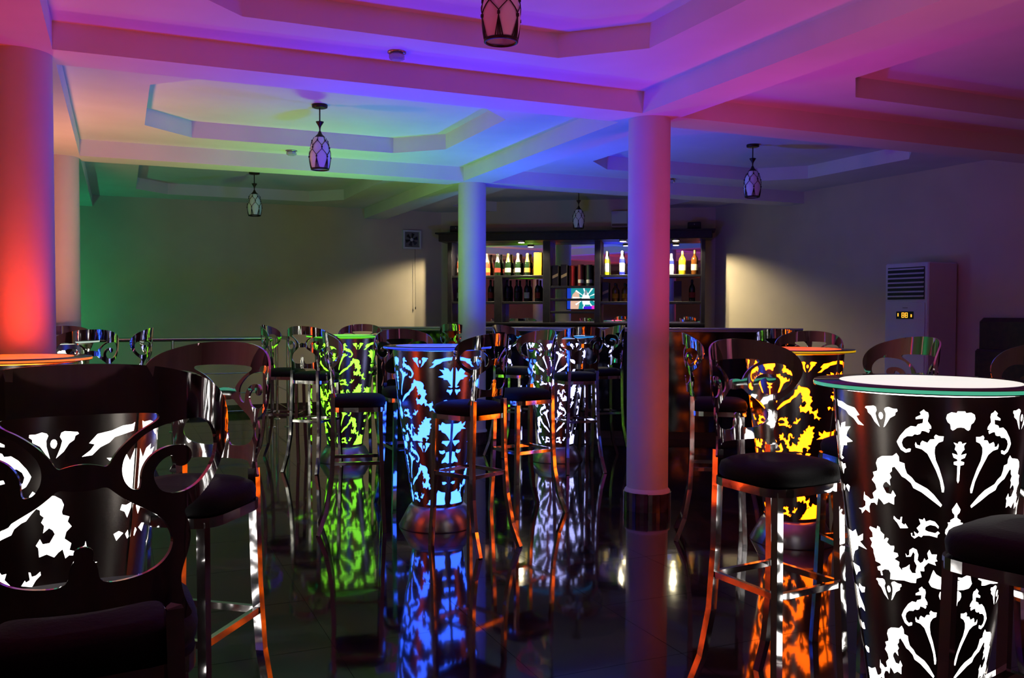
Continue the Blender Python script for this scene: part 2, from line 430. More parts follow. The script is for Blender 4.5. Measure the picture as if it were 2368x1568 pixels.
# seat centre x, y, turn, size, label
CHAIRS = [
    (-0.064, 1.568, 0.074, 1.015, 'large dark chrome bar chair in the front left corner, nearest the camera'),
    (0.169, 2.646, 2.473, 1.0, 'chrome bar chair right behind the nearest left chair, its back against the cream wall'),
    (1.977, 2.305, -3.034, 1, 'chrome bar chair left of the large white table, its seat before the orange table'),
    (2.622, 2.517, 1.377, 1, 'chrome bar chair with bright blue left edge behind the large white table'),
    (1.862, 1.312, 0.227, 1, 'bar chair with black seat cutting across the lower right of the large white table'),
    (2.706, 1.945, 1.607, 1, 'bar chair at the right edge of the photo with a green glint on its back'),
    (1.305, 5.234, -1.803, 0.98, 'chrome bar chair left of the blue table, seen from the side'),
    (1.755, 5.667, -3.112, 0.98, 'dark purple-tinted chrome bar chair behind the blue table'),
    (1.775, 4.596, 0.425, 0.98, 'chrome bar chair with warm streaks, in front of the blue table at right'),
    (2.385, 5.223, 1.731, 0.98, 'chrome bar chair with orange-lit seat frame between the blue and bluish-white tables'),
    (3.283, 7.332, -2.563, 0.98, 'chrome bar chair with green-lit frame just right of the slim blue-lit column'),
    (3.451, 6.482, -0.127, 0.98, 'chrome bar chair with orange and green streaks in front of the bluish-white table'),
    (3.933, 6.928, 1.451, 0.98, 'chrome bar chair with green-lit scroll, nearest the left side of the pink-lit column'),
    (1.475, 7.351, -0.775, 0.98, 'chrome bar chair with its back to us, left in front of the green table'),
    (1.323, 7.893, -1.987, 0.98, 'bar chair seen edge-on with teal-lit back by the railing corner'),
    (2.02, 8.101, 2.656, 0.98, 'chrome bar chair directly behind the green table'),
    (3.166, 4.208, -2.169, 0.98, 'bar chair with vivid blue and red streaks left of the orange table'),
    (3.889, 4.286, 2.271, 0.98, 'chrome bar chair directly behind the orange table rim'),
    (4.468, 5.133, -1.002, 0.98, 'bar stool with green and blue streaks at the right end of the bar counter'),
    (3.146, 8.349, -0.938, 0.98, 'bar stool half hidden behind the slim blue-lit column at the bar'),
    (-0.231, 6.406, 0.374, 0.98, 'blue-striped chrome bar chair behind the nearest left chair top'),
    (0.016, 6.899, 1.392, 0.98, 'dark maroon chrome bar chair peeking over the blue-striped chair at left'),
    (-0.401, 7.595, 3.047, 0.98, 'dark bar chair top showing between the two left columns')]

# ------------------------------------------------------------------ light tables
PROF = [(.135, .155), (.28, .174), (.43, .197), (.62, .223), (.80, .246), (.95, .260), (1.072, .269)]
def rz(z):
    if z <= PROF[0][0]: return PROF[0][1]
    for (z0, r0), (z1, r1) in zip(PROF, PROF[1:]):
        if z <= z1:
            return r0 + (r1 - r0) * (z - z0) / (z1 - z0)
    return PROF[-1][1]
def shell_mesh():
    """steel sheet with the damask cut out of it, a quarter built flat then mirrored round the tube"""
    zlo, zhi = .135, 1.072
    outer = [(3 * i, zlo) for i in range(30)] + [(90, zlo + (zhi - zlo) * i / 30) for i in range(30)] + [(90 - 3 * i, zhi) for i in range(30)] + [(0, zhi - (zhi - zlo) * i / 30) for i in range(30)]
    holes = []
    for dz in (0, -.505):
        for p in MOTIFS:
            q = [(max(.0, a), z / 1000 + dz) for a, z in p]
            if max(z for a, z in q) < .17: continue
            holes.append([(a, max(.152, z)) for a, z in q])
    for p in SEAM_MOTIFS:
        holes.append([(a, max(.152, z / 1000)) for a, z in p])
    # scale degrees to something like metres so that triangles are even
    S = .0042
    o2 = [(a * S, z) for a, z in outer]
    h2 = [[(a * S, z) for a, z in h] for h in holes]
    vs, fs = cut_sheet(o2, h2, (.0126, .028))
    V = []; F = []
    for q in range(4):
        b = len(V)
        for x, z in vs:
            a = x / S
            ang = (a if q % 2 == 0 else -a) + (180 if q >= 2 else 0)
            t = math.radians(ang); r = rz(z)
            V.append((r * math.cos(t), r * math.sin(t), z))
        for f in fs:
            g = [i + b for i in f]
            F.append(tuple(g if q % 2 == 0 else reversed(g)))
    me = bpy.data.meshes.new('table_shell')
    me.from_pydata(V, [], F)
    bm = bmesh.new(); bm.from_mesh(me)
    bmesh.ops.remove_doubles(bm, verts=bm.verts, dist=1e-5)
    bmesh.ops.recalc_face_normals(bm, faces=bm.faces)
    bm.to_mesh(me); bm.free()
    for p in me.polygons: p.use_smooth = True
    me.materials.append(MAT['steel'])
    return me
SHELL = shell_mesh()
TUBE = [(r - .006, z) for z, r in PROF[:-1]] + [(.2615, 1.050), (.20, 1.052)]
def light_table(kind, x, y, rot, label):
    g = GLOW[kind]
    t = empty('light_table', (x, y, 0), rot)
    tag(t, label, 'table', 'glowing cut-steel bar tables')
    link('cutwork_shell', SHELL, None, t)
    tm = MAT.get('tube_' + kind) or mat('glowing_tube_' + kind, (.5, .5, .5), .6, emis=g['tube'], k=g['k'])
    tm.cycles.emission_sampling = 'FRONT'
    MAT['tube_' + kind] = tm
    MB().lathe([(r, z) for r, z in TUBE], 48, cap=False).build('light_tube', tm, t)
    for a in (90, 270):                            # seam strip where the sheet closes
        s = MB()
        pts = [(math.cos(math.radians(a)) * (r + .001), math.sin(math.radians(a)) * (r + .001), z) for z, r in PROF]
        s.sweep(pts, .006, .002).build('seam_strip', 'steel', t)
    MB().lathe([(.232, 0), (.236, .006), (.176, .118), (.158, .135), (.150, .136)], 48).build('foot', 'base_steel', t)
    gl = MAT.get('glass_' + kind) or mat('table_glass_' + kind, (.05, .09, .08), .06, emis=None)
    MAT['glass_' + kind] = gl
    top = MB().lathe([(.20, 1.072), (.326, 1.080), (.327, 1.083)], 64, cap=False).lathe([(.327, 1.093), (.325, 1.096), (.0005, 1.096)], 64, cap=False).build('glass_top', gl, t)
    em = MAT.get('edge_' + kind) or mat('lit_glass_edge_' + kind, (.1, .2, .18), .1, emis=g['rim'], k=1.0)
    MAT['edge_' + kind] = em
    MB().lathe([(.327, 1.083), (.328, 1.088), (.327, 1.093)], 64, cap=False).build('lit_edge', em, top)
    dm = MAT.get('disc_' + kind) or mat('lit_disc_' + kind, (.5, .5, .5), .15, emis=g['disc'], k=1.0)
    MAT['disc_' + kind] = dm
    MB().lathe([(.252, 1.0962), (.250, 1.0972), (.0005, 1.0972)], 64, cap=False).build('lit_disc', dm, top)
    ld = bpy.data.lights.new('table_lamp_' + kind, 'AREA')   # uplight just above the lit disc; reddish stand-in on white and rose tables
    ld.shape = 'DISK'; ld.size = .26
    ld.energy = g['W']; ld.color = g['lamp']
    lo = bpy.data.objects.new('table_lamp', ld)
    COL.objects.link(lo)
    lo.parent = t
    lo.location = (0, 0, 1.101)
    lo.rotation_euler = (math.pi, 0, 0)
    return t
for args in TABLES:
    light_table(*args)
# green party lamp on a short stand at the far left, behind the columns
pl = tag(empty('party_lamp', (-1.15, 11.05, 0), 0), 'green party lamp on a stand at the far left before the back wall', 'lamp')
MB().lathe([(.16, 0), (.16, .02), (.02, .03), (.02, .95), (.05, .96)], 20).build('stand', 'black', pl)
MB().lathe([(.05, .95), (.075, .98), (.08, 1.08), (.078, 1.09), (.06, 1.06)], 20).build('housing', 'black', pl)
MB().lathe([(.06, 1.062), (.001, 1.066)], 20, cap=False).build('lens', mat('green_lens', (.1, .4, .2), .3, emis=(.02, 1.0, .2), k=3), pl)
ld = bpy.data.lights.new('party_light', 'POINT')
ld.energy = 15; ld.color = (.002, 1.0, .38); ld.shadow_soft_size = .05
lo = bpy.data.objects.new('party_light', ld); COL.objects.link(lo)
lo.parent = pl; lo.location = (0, 0, 1.2)

# ------------------------------------------------------------------ bar chairs
def plate_mesh():
    K = .00025; KZ = .0002356; TOP = 1.21
    def c(p): return (p[0] * K, TOP - (p[1] - 65) * KZ)
    def sym(h):
        return [(x, y) for x, y in h] + [(-x, y) for x, y in reversed(h) if x > 1]
    outer = sym([(0, 65), (200, 72), (400, 95), (560, 140), (700, 200), (775, 270), (820, 350), (843, 440), (845, 540), (830, 640), (795, 740), (745, 840), (680, 920), (605, 980), (555, 1005), (545, 1030), (565, 1080), (585, 1150), (585, 1230), (565, 1310), (540, 1380), (525, 1450), (535, 1540), (565, 1640), (610, 1735), (480, 1735), (455, 1650), (410, 1570), (330, 1545), (150, 1548), (0, 1550)])
    h1 = sym([(0, 362), (200, 365), (340, 375), (392, 385), (400, 412), (370, 437), (300, 475), (220, 540), (160, 610), (125, 682), (85, 668), (40, 657), (0, 654)])
    h3 = sym([(0, 814), (60, 811), (118, 797), (160, 840), (220, 895), (300, 950), (370, 1000), (420, 1050), (455, 1110), (478, 1170), (475, 1230), (455, 1280), (410, 1330), (340, 1365), (250, 1382), (150, 1387), (100, 1375), (77, 1345), (74, 1300), (64, 1255), (44, 1230), (52, 1200), (48, 1172), (27, 1154), (0, 1148)])
    h2 = [(265, 838), (235, 820), (205, 770), (195, 700), (210, 630), (250, 570), (310, 510), (360, 480), (440, 452), (540, 437), (640, 437), (690, 460), (730, 510), (755, 580), (757, 660), (735, 740), (690, 810), (630, 865), (560, 895), (490, 900), (440, 885), (400, 860), (370, 800), (365, 750), (385, 705), (420, 670), (455, 655), (475, 655), (480, 680), (490, 715), (520, 735), (555, 730), (585, 700), (592, 660), (575, 620), (540, 597), (480, 590), (420, 600), (360, 630), (320, 680), (298, 740), (298, 800), (290, 838)]
    h2b = [(-x, y) for x, y in reversed(h2)]
    outer = chaikin([c(p) for p in outer], 2)
    holes = [chaikin([c(p) for p in h], 2) for h in (h1, h3, h2, h2b)]
    vs, fs = cut_sheet(outer, holes, (.009, .018))
    RB = .25; TH = .006
    def bend(x, z, off):
        xx = max(-.235, min(.235, x))
        nx, ny = xx / RB, -math.sqrt(1 - (xx / RB) ** 2)
        yy = RB + (RB) * ny
        lean = (z - .82) * .09
        return (xx + nx * off, yy + ny * off - lean, z)
    b = MB()
    b.add([bend(x, z, TH / 2) for x, z in vs], fs, True)
    b.add([bend(x, z, -TH / 2) for x, z in vs], [tuple(reversed(f)) for f in fs], True)
    cnt = {}
    for f in fs:
        for i in range(3):
            e = (f[i], f[(i + 1) % 3])
            cnt[e] = cnt.get(e, 0) + 1
    for (i, j) in cnt:
        if (j, i) not in cnt:
            p, q = vs[i], vs[j]
            b.add([bend(*p, TH / 2), bend(*q, TH / 2), bend(*q, -TH / 2), bend(*p, -TH / 2)], [(3, 2, 1, 0)])
    me = bpy.data.meshes.new('backrest')
    me.from_pydata(b.v, [], b.f)
    for p, q in zip(me.polygons, b.sm): p.use_smooth = q
    me.materials.append(MAT['chrome'])
    return me
def superell(w, d, n=28, e=3.2, cy=0.0, taper=.0):
    r = []
    for i in range(n):
        t = 2 * math.pi * i / n
        c, s = math.cos(t), math.sin(t)
        x = math.copysign(abs(c) ** (2 / e), c) * w
        y = math.copysign(abs(s) ** (2 / e), s) * d
        r.append((x * (1 + taper * y / d), y + cy))
    return r
def make_chair():
    t = empty('bar_chair', (0, 0, 0))
    bk = link('backrest', plate_mesh(), None, t)
    bk.location = (0, -.178, 0)
    def lay(w, d, z): return [(x, y, z) for x, y in superell(w, d, taper=.06)]
    MB().loft([lay(.163, .156, .757), lay(.173, .166, .765), lay(.176, .168, .786), lay(.169, .161, .806), lay(.142, .136, .819), lay(.085, .08, .825)], True, True).build('seat', 'seat', t)
    fr = MB()
    ro = superell(.168, .160, 28, 5, taper=.05); ri = superell(.146, .138, 28, 5, taper=.05)
    n = len(ro)
    z0, z1 = .730, .757
    fr.add([(x, y, z0) for x, y in ro] + [(x, y, z1) for x, y in ro] + [(x, y, z0) for x, y in ri] + [(x, y, z1) for x, y in ri],
           [(i, (i + 1) % n, n + (i + 1) % n, n + i) for i in range(n)] + [(2 * n + i, 3 * n + i, 3 * n + (i + 1) % n, 2 * n + (i + 1) % n) for i in range(n)]
           + [(i, 2 * n + i, 2 * n + (i + 1) % n, (i + 1) % n) for i in range(n)] + [(n + i, n + (i + 1) % n, 3 * n + (i + 1) % n, 3 * n + i) for i in range(n)])
    fr.build('seat_frame', 'chrome_tube', t)
    for s in (-1, 1):
        MB().sweep([(s * .138, .130, .745), (s * .141, .134, .52), (s * .148, .142, .22), (s * .156, .152, 0)], .0125, up=(0, 1, 0)).build('leg', 'chrome_tube', t)
    for s in (-1, 1):
        MB().sweep([(s * .122, -.150, .84), (s * .124, -.150, .72), (s * .130, -.150, .50), (s * .138, -.160, .30), (s * .150, -.190, .13), (s * .164, -.238, 0)], .0125, up=(0, 1, 0)).build('leg', 'chrome_tube', t)
    zf = .42
    MB().sweep([(-.143, .137, zf), (.143, .137, zf)], .008, .010).build('stretcher', 'chrome_tube', t)
    MB().sweep([(-.134, -.153, zf), (.134, -.153, zf)], .008, .010).build('stretcher', 'chrome_tube', t)
    for s in (-1, 1):
        MB().sweep([(s * .144, .134, zf), (s * .134, -.152, zf)], .008, .010).build('stretcher', 'chrome_tube', t)
    return t
proto = make_chair()
for i, (x, y, rz_, sc, label) in enumerate(CHAIRS):
    c = proto if i == 0 else copy_tree(proto)
    c.location = (x, y, 0)
    c.rotation_euler = (0, 0, rz_)
    c.scale = (sc, sc, sc)
    tag(c, label, 'chair', 'chrome scroll-back bar chairs')

# ------------------------------------------------------------------ bar counter
BANG = math.radians(-31)
bar = empty('bar_counter', (4.9, 7.75, 0), BANG)
tag(bar, 'long black glossy bar counter set at an angle in front of the drinks shelf', 'bar counter')
MB().box(-2.80, 1.50, .02, .50, .08, 1.105).build('counter_body', 'bar', bar)
for k in range(6):                                 # glossy front panels
    a = -2.80 + k * 4.30 / 6
    MB().box(a + .004, a + 4.30 / 6 - .004, -.012, .02, .09, 1.10).build('front_panel', 'bar', bar)
MB().box(-2.78, 1.48, .05, .45, 0, .08).build('toe_kick', 'black', bar)
MB().box(-2.86, 1.556, -.10, .56, 1.105, 1.137, .006).build('counter_top', 'bartop', bar)
MB().sweep([(-2.86, -.103, 1.135), (1.556, -.103, 1.135)], .007, .011, n=8).build('edge_trim', 'bartop', bar)

# ------------------------------------------------------------------ drinks shelf across the corner
DX = (CH1 - CH0).normalized()
NX = Vector((DX.y, -DX.x))
SANG = math.atan2(DX.y, DX.x)
org = CH0 + NX * .28
shelf = empty('drinks_shelf', (org.x + DX.x * .02, org.y + DX.y * .02, 0), SANG)
shelf.scale = (1.03, 1, 1)
tag(shelf, 'tall black wooden drinks shelf with mirrored back behind the bar', 'shelf')
# local: x along the wall, y 0 front .. .28 wall
SB = .262
for x0, x1, z0, z1 in ((.14, .20, 0, 2.26), (.775, .88, 1.16, 1.80), (1.425, 1.52, 1.16, 2.26), (2.10, 2.175, 1.16, 2.26), (2.86, 2.90, 1.16, 2.26), (3.45, 3.50, 0, 2.26)):
    MB().box(x0, x1, .0, SB, z0, z1, .003).build('upright', 'blackwood', shelf)
MB().box(.20, 3.45, .02, SB, 0, 1.13).build('base_cabinet', 'blackwood', shelf)
for x0, x1, z in ((.20, 1.425, 1.80), (.20, 1.425, 1.445), (2.175, 3.45, 1.80), (2.175, 3.45, 1.445), (1.52, 2.10, 1.655), (1.52, 2.10, 1.485), (1.52, 2.10, 1.315)):
    MB().box(x0, x1, .004, .198 if x0 == 1.52 else SB - .02, z - .03, z, .003).build('shelf_board', 'blackwood', shelf)
MB().box(.14, 3.50, -.02, SB, 1.13, 1.16, .003).build('bottom_board', 'blackwood', shelf)
MB().box(.06, 3.58, -.17, SB, 2.255, 2.375, .008).build('cap_board', 'blackwood', shelf)
MB().box(.02, 3.62, -.20, SB, 2.355, 2.375, .004).build('cap_lip', 'blackwood', shelf)
for x0, x1 in ((.20, 1.425), (1.52, 2.10), (2.175, 3.45)):
    MB().box(x0, x1, SB, SB + .008, 1.16, 2.255).build('mirror', 'mirror', shelf)
SHELF_LAMPS = [.45, 1.16, 2.47, 3.13]
for x in SHELF_LAMPS:
    lm = MB().lathe([(.046, 2.230), (.046, 2.256)], 20, x, -.12).build('downlight', 'base_steel', shelf)
    MB().lathe([(.040, 2.226), (.030, 2.224), (.0005, 2.223)], 20, x, -.12, cap=False).build('lamp_face', 'lampface', lm)
    ld = bpy.data.lights.new('shelf_lamp', 'SPOT')
    ld.energy = 66; ld.color = (1, .87, .53); ld.shadow_soft_size = .02
    ld.spot_size = math.radians(158); ld.spot_blend = .35
    lo = bpy.data.objects.new('shelf_lamp', ld); COL.objects.link(lo)
    lo.parent = shelf
    lo.location = (x, -.12, 2.215)

def on_shelf(name, x, y, z, label, cat, group, rot=0.0):
    p = org + DX * (1.03 * x + .02) - NX * y
    o = empty(name, (p.x, p.y, z), SANG + rot)
    return tag(o, label, cat, group)
def glassmat(name, col, rough=.08):
    return mat(name, col, rough, 0.0, .6, noise=(30, .12))
GM = {
    'darkgreen': glassmat('dark_green_glass', (.012, .03, .012)),
    'pinkfoil': mat('pink_foil', (.75, .42, .36), .3, .4), 'goldfoil': mat('gold_foil', (.78, .56, .16), .3, .5), 'silverfoil': mat('silver_foil', (.55, .55, .50), .25, .7),
    'rose': glassmat('rose_wine_glass', (.45, .10, .05)), 'creamlabel': mat('cream_label', (.70, .62, .40), .6), 'pinklabel': mat('pink_label', (.72, .45, .42), .6),
    'orangelabel': mat('orange_label', (.75, .35, .06), .6), 'redlabel': mat('red_label', (.35, .03, .02), .6), 'whitelabel': mat('white_label', (.65, .65, .62), .6),
    'blackglass': glassmat('near_black_glass', (.008, .008, .012)), 'clear': mat('clear_bottle_glass', (.60, .66, .72), .06, noise=(20, .1)),
    'yellowprint': mat('yellow_print', (.75, .50, .02), .5), 'greenbase': mat('lime_tinted_glass', (.45, .55, .02), .2), 'bluebase': mat('blue_tinted_glass', (.03, .04, .75), .2),
    'amber': glassmat('amber_spirit', (.55, .22, .01)), 'whisky': glassmat('whisky_glass', (.14, .045, .008)), 'gold': glassmat('golden_spirit', (.70, .45, .02)),
    'orangebox': mat('orange_carton', (.78, .36, .015), .5, noise=(14, .15)), 'darkbox': mat('dark_carton', (.02, .012, .014), .4), 'redtin': mat('red_tin', (.45, .02, .02), .35),
    'maroontin': mat('maroon_tin', (.16, .02, .018), .35), 'greentin': mat('dark_green_tin', (.015, .035, .03), .35), 'goldprint': mat('gold_print', (.5, .36, .2), .4),
}
def champagne(x, y, z, foil, label_m, glass, text, group):
    o = on_shelf('champagne_bottle', x, y, z, text, 'bottle', group)
    MB().lathe([(.036, 0), (.040, .006), (.040, .150), (.034, .185), (.020, .225), (.016, .245)], 20).build('glass', GM[glass], o)
    MB().lathe([(.0415, .045), (.0415, .105)], 20, cap=False).build('label', GM[label_m], o)
    MB().lathe([(.0345, .187), (.022, .222), (.0175, .250), (.0175, .275), (.020, .279), (.020, .298), (.012, .306)], 20).build('foil', GM[foil], o)
def wine(x, y, z, label_m, text, group, cap='blackglass', glass='blackglass'):
    o = on_shelf('wine_bottle', x, y, z, text, 'bottle', group)
    MB().lathe([(.034, 0), (.037, .005), (.037, .170), (.030, .200), (.015, .225), (.0145, .235)], 20).build('glass', GM[glass], o)
    MB().lathe([(.0382, .045), (.0382, .125)], 20, cap=False).build('label', GM[label_m], o)
    MB().lathe([(.016, .232), (.0155, .296), (.013, .300)], 16).build('capsule', GM[cap], o)
def spirit(x, y, z, glass, label_m, cap, text, group, w=.036, h=.27, base=None, spot=None):
    o = on_shelf('spirit_bottle', x, y, z, text, 'bottle', group)
    MB().lathe([(w * .95, 0), (w, .006), (w, h * .58), (w * .86, h * .68), (.016, h * .80), (.013, h * .86)], 20).build('glass', GM[glass], o)
    MB().lathe([(w + .001, h * .18), (w + .001, h * .42)], 20, cap=False).build('label', GM[label_m], o)
    MB().lathe([(.016, h * .85), (.016, h * .97), (.013, h)], 16).build('cap', GM[cap], o)
    if base:
        MB().lathe([(w + .0012, .001), (w + .0012, h * .13)], 20, cap=False).build('tinted_base', GM[base], o)
    if spot:
        MB().lathe([(w + .0008, h * .50), (w + .0008, h * .585), (w * .87, h * .675)], 20, cap=False).build('printed_mark', GM[spot], o)
def carton(x, y, z, w, h, m, stripe, text, group, tin=False, name='bottle_carton'):
    o = on_shelf(name, x, y, z, text, 'tin' if tin else 'carton', group)
    if tin:
        MB().lathe([(w / 2, 0), (w / 2, h * .93), (w / 2 + .001, h * .93), (w / 2 + .001, h)], 24, smooth=False).build('body', GM[m], o)
        if stripe:
            MB().lathe([(w / 2 + .0012, h * .14), (w / 2 + .0012, h * .30)], 24, cap=False).build('label', GM[stripe], o)
    else:
        MB().box(-w / 2, w / 2, -w / 2, w / 2, 0, h, .003).build('body', GM[m], o)
        if stripe:
            MB().add([(-w / 2 + .004, -w / 2 - .001, h * .35), (w / 2 - .004, -w / 2 - .001, h * .48), (w / 2 - .004, -w / 2 - .001, h * .62), (-w / 2 + .004, -w / 2 - .001, h * .49)], [(0, 1, 2, 3)]).build('printed_stripe', GM[stripe], o)
G1 = 'champagne on the upper left shelf'
YB_ = .135
champagne(.275, YB_, 1.80, 'pinkfoil', 'pinklabel', 'rose', 'pink-foiled bottle at the left end of the upper shelf, beside the slim column', G1)
champagne(.655, YB_, 1.80, 'pinkfoil', 'orangelabel', 'rose', 'rose bottle with pink foil just right of the slim column, upper shelf', G1)
champagne(.795, YB_, 1.80, 'silverfoil', 'redlabel', 'darkgreen', 'dark green bottle with silver foil on the upper left shelf', G1)
champagne(.935, YB_, 1.80, 'goldfoil', 'creamlabel', 'darkgreen', 'gold-foiled bottle with cream label on the upper left shelf', G1)
champagne(1.068, YB_, 1.80, 'pinkfoil', 'pinklabel', 'darkgreen', 'pink-foiled dark bottle with pink label on the upper left shelf', G1)
champagne(1.198, YB_, 1.80, 'goldfoil', 'orangelabel', 'darkgreen', 'gold-foiled bottle with orange label next to the orange carton', G1)
carton(1.345, YB_, 1.80, .11, .31, 'orangebox', None, 'tall orange carton at the right end of the upper left shelf', None)
G2 = 'wine on the middle left shelf'
wine(.275, YB_, 1.445, 'whitelabel', 'wine bottle with white label on the middle shelf left of the slim column', G2)
wine(.70, YB_, 1.445, 'redlabel', 'wine bottle with red label just right of the slim column, middle shelf', G2)
wine(.925, YB_, 1.445, 'darkbox', 'plain dark wine bottle leftmost in the lower wine compartment', G2)
wine(1.055, YB_, 1.445, 'darkbox', 'plain dark wine bottle second in the lower wine compartment', G2)
wine(1.19, YB_, 1.445, 'whitelabel', 'dark wine bottle with a white label on the middle shelf', G2)
wine(1.335, YB_, 1.445, 'redlabel', 'wine bottle with red label and red capsule beside the centre bay', G2, cap='redlabel')
G3 = 'whisky packs in the centre bay'
carton(1.575, YB_, 1.655, .085, .28, 'darkbox', 'goldprint', 'black carton leftmost above the small screen', G3)
carton(1.69, YB_, 1.655, .085, .29, 'darkbox', 'goldprint', 'black carton with gold diagonal stripe, second above the small screen', G3)
carton(1.80, YB_, 1.655, .072, .275, 'redtin', None, 'red round tin in the middle above the small screen', G3, True, 'bottle_tin')
carton(1.91, YB_, 1.655, .078, .29, 'maroontin', 'whitelabel', 'maroon round tin with white band above the small screen', G3, True, 'bottle_tin')
carton(2.02, YB_, 1.655, .078, .285, 'greentin', 'whitelabel', 'dark green round tin with white band beside the right compartment', G3, True, 'bottle_tin')
G4 = 'spirits on the upper right shelf'
spirit(2.245, YB_, 1.80, 'clear', 'clear', 'whitelabel', 'clear bottle with yellow mark and lime base, leftmost on the upper right shelf', G4, .034, .32, 'greenbase', 'yellowprint')
spirit(2.445, YB_, 1.80, 'clear', 'clear', 'whitelabel', 'clear bottle with deep blue base left of the pink-lit column', G4, .036, .325, 'bluebase', 'bluebase')
carton(2.60, YB_, 1.80, .07, .17, 'redtin', None, 'small red pack half hidden by the pink-lit column, upper shelf', G4, True, 'bottle_tin')
spirit(3.075, YB_, 1.80, 'clear', 'whitelabel', 'whitelabel', 'clear bottle with white label just right of the pink-lit column', G4, .034, .28, None, 'bluebase')
spirit(3.215, YB_, 1.80, 'gold', 'creamlabel', 'goldfoil', 'golden bottle with cream label in the right upper compartment', G4, .048, .315, None, None)
spirit(3.37, YB_, 1.80, 'whisky', 'creamlabel', 'goldfoil', 'dark brown bottle with cream label at the right end of the upper shelf', G4, .045, .325, None, None)
G5 = 'spirits on the middle right shelf'
carton(2.235, YB_, 1.445, .085, .26, 'darkbox', 'goldprint', 'black carton with gold stripe leftmost on the middle right shelf', G5)
spirit(2.36, YB_, 1.445, 'whisky', 'amber', 'blackglass', 'brown whisky bottle, left of the pair beside the pink-lit column', G5, .042, .25)
spirit(2.485, YB_, 1.445, 'whisky', 'amber', 'darkgreen', 'brown whisky bottle, right of the pair beside the pink-lit column', G5, .042, .245)
carton(3.16, YB_, 1.445, .10, .27, 'darkbox', None, 'dark carton on the middle shelf right of the pink-lit column', G5)
spirit(3.34, YB_, 1.445, 'blackglass', 'redlabel', 'blackglass', 'black bottle with small red label at the right end of the middle shelf', G5, .04, .29)

# small screen standing behind the slats of the centre bay
tv = on_shelf('television', 1.91, .225, 1.345, 'small lit screen behind the slats in the middle of the drinks shelf', 'television', None)
MB().box(-.205, .205, -.012, .03, -.01, .315, .004).build('bezel', 'black', tv)
def em(name, c, k=1.0): return mat(name, (.02, .02, .02), .3, emis=c, k=k)
scr = MB().add([(-.195, -.0135, .0), (.195, -.0135, .0), (.195, -.0135, .305), (-.195, -.0135, .305)], [(0, 1, 2, 3)]).build('screen', em('screen_teal', (.01, .30, .32), 1.0), tv)
def flat(poly, name, m, y):
    MB().add([(x, y, z) for x, z in poly], [tuple(range(len(poly)))]).build(name, m, scr)
flat([(-.195, 0), (-.13, 0), (-.145, .305), (-.195, .305)], 'picture_patch', em('screen_blue', (.01, .05, .55), 1.0), -.0140)
skin = em('screen_skin', (.80, .50, .36), 1.0); wht = em('screen_white', (.85, 1.0, .98), 1.2)
flat([(-.15, .0), (-.04, .0), (-.02, .12), (-.03, .20), (-.07, .25), (-.12, .20), (-.15, .10)], 'picture_patch', skin, -.0142)
for k in range(9):                                 # burst of pale rays round the figure
    a = math.radians(20 + k * 40); w = .07
    cx_, cz_, r_ = .06, .155, .15
    flat([(cx_, cz_), (max(-.19, min(.19, cx_ + r_ * 1.2 * math.cos(a - w))), max(.003, min(.302, cz_ + r_ * math.sin(a - w)))),
          (max(-.19, min(.19, cx_ + r_ * 1.2 * math.cos(a + w))), max(.003, min(.302, cz_ + r_ * math.sin(a + w))))], 'picture_patch', wht, -.0144 - k * .00001)
flat([(.02, .06), (.11, .06), (.12, .14), (.09, .21), (.06, .26), (.03, .21), (.0, .14)], 'picture_patch', wht, -.0146)
flat([(.045, .19), (.075, .19), (.078, .24), (.06, .26), (.042, .24)], 'picture_patch', em('screen_grey', (.25, .30, .34), 1.0), -.0148)
flat([(.03, .0), (.14, .0), (.14, .04), (.03, .035)], 'picture_patch', em('screen_violet', (.06, .01, .75), 1.0), -.0149)
flat([(.14, .0), (.195, .0), (.195, .05), (.14, .045)], 'picture_patch', em('screen_magenta', (.85, .04, .60), 1.0), -.0149)

def speaker(x, label):
    o = on_shelf('speaker', x, .06, 2.375, label, 'speaker', 'speakers on top of the drinks shelf')
    MB().box(-.085, .085, -.06, .09, 0, .105, .008).build('cabinet', 'black', o)
    MB().box(-.07, .07, -.066, -.06, .014, .092).build('grille', 'grille', o)
    MB().lathe([(.006, 0), (.006, .003)], 10).build('badge', 'base_steel', o)
    b = [c for c in bpy.data.objects if c.parent == o and c.name.startswith('badge')][0]
    b.location = (0, -.066, .075); b.rotation_euler = (math.pi / 2, 0, 0)
speaker(.255, 'small black speaker box on the left end of the drinks shelf')
speaker(3.36, 'small black speaker box on the right end of the drinks shelf')

# pale box high on the wall above the shelf
p = CH0 + DX * 2.50 + NX * .06
wb = tag(empty('wall_box', (p.x, p.y, 2.44), SANG), 'pale box mounted high on the wall above the shelf, left of the pink-lit column', 'wall box')
MB().box(-.11, .11, -.05, .055, 0, .22, .01).build('housing', 'white', wb)
MB().box(-.10, .10, -.054, -.05, .02, .05).build('slot', 'fan', wb)

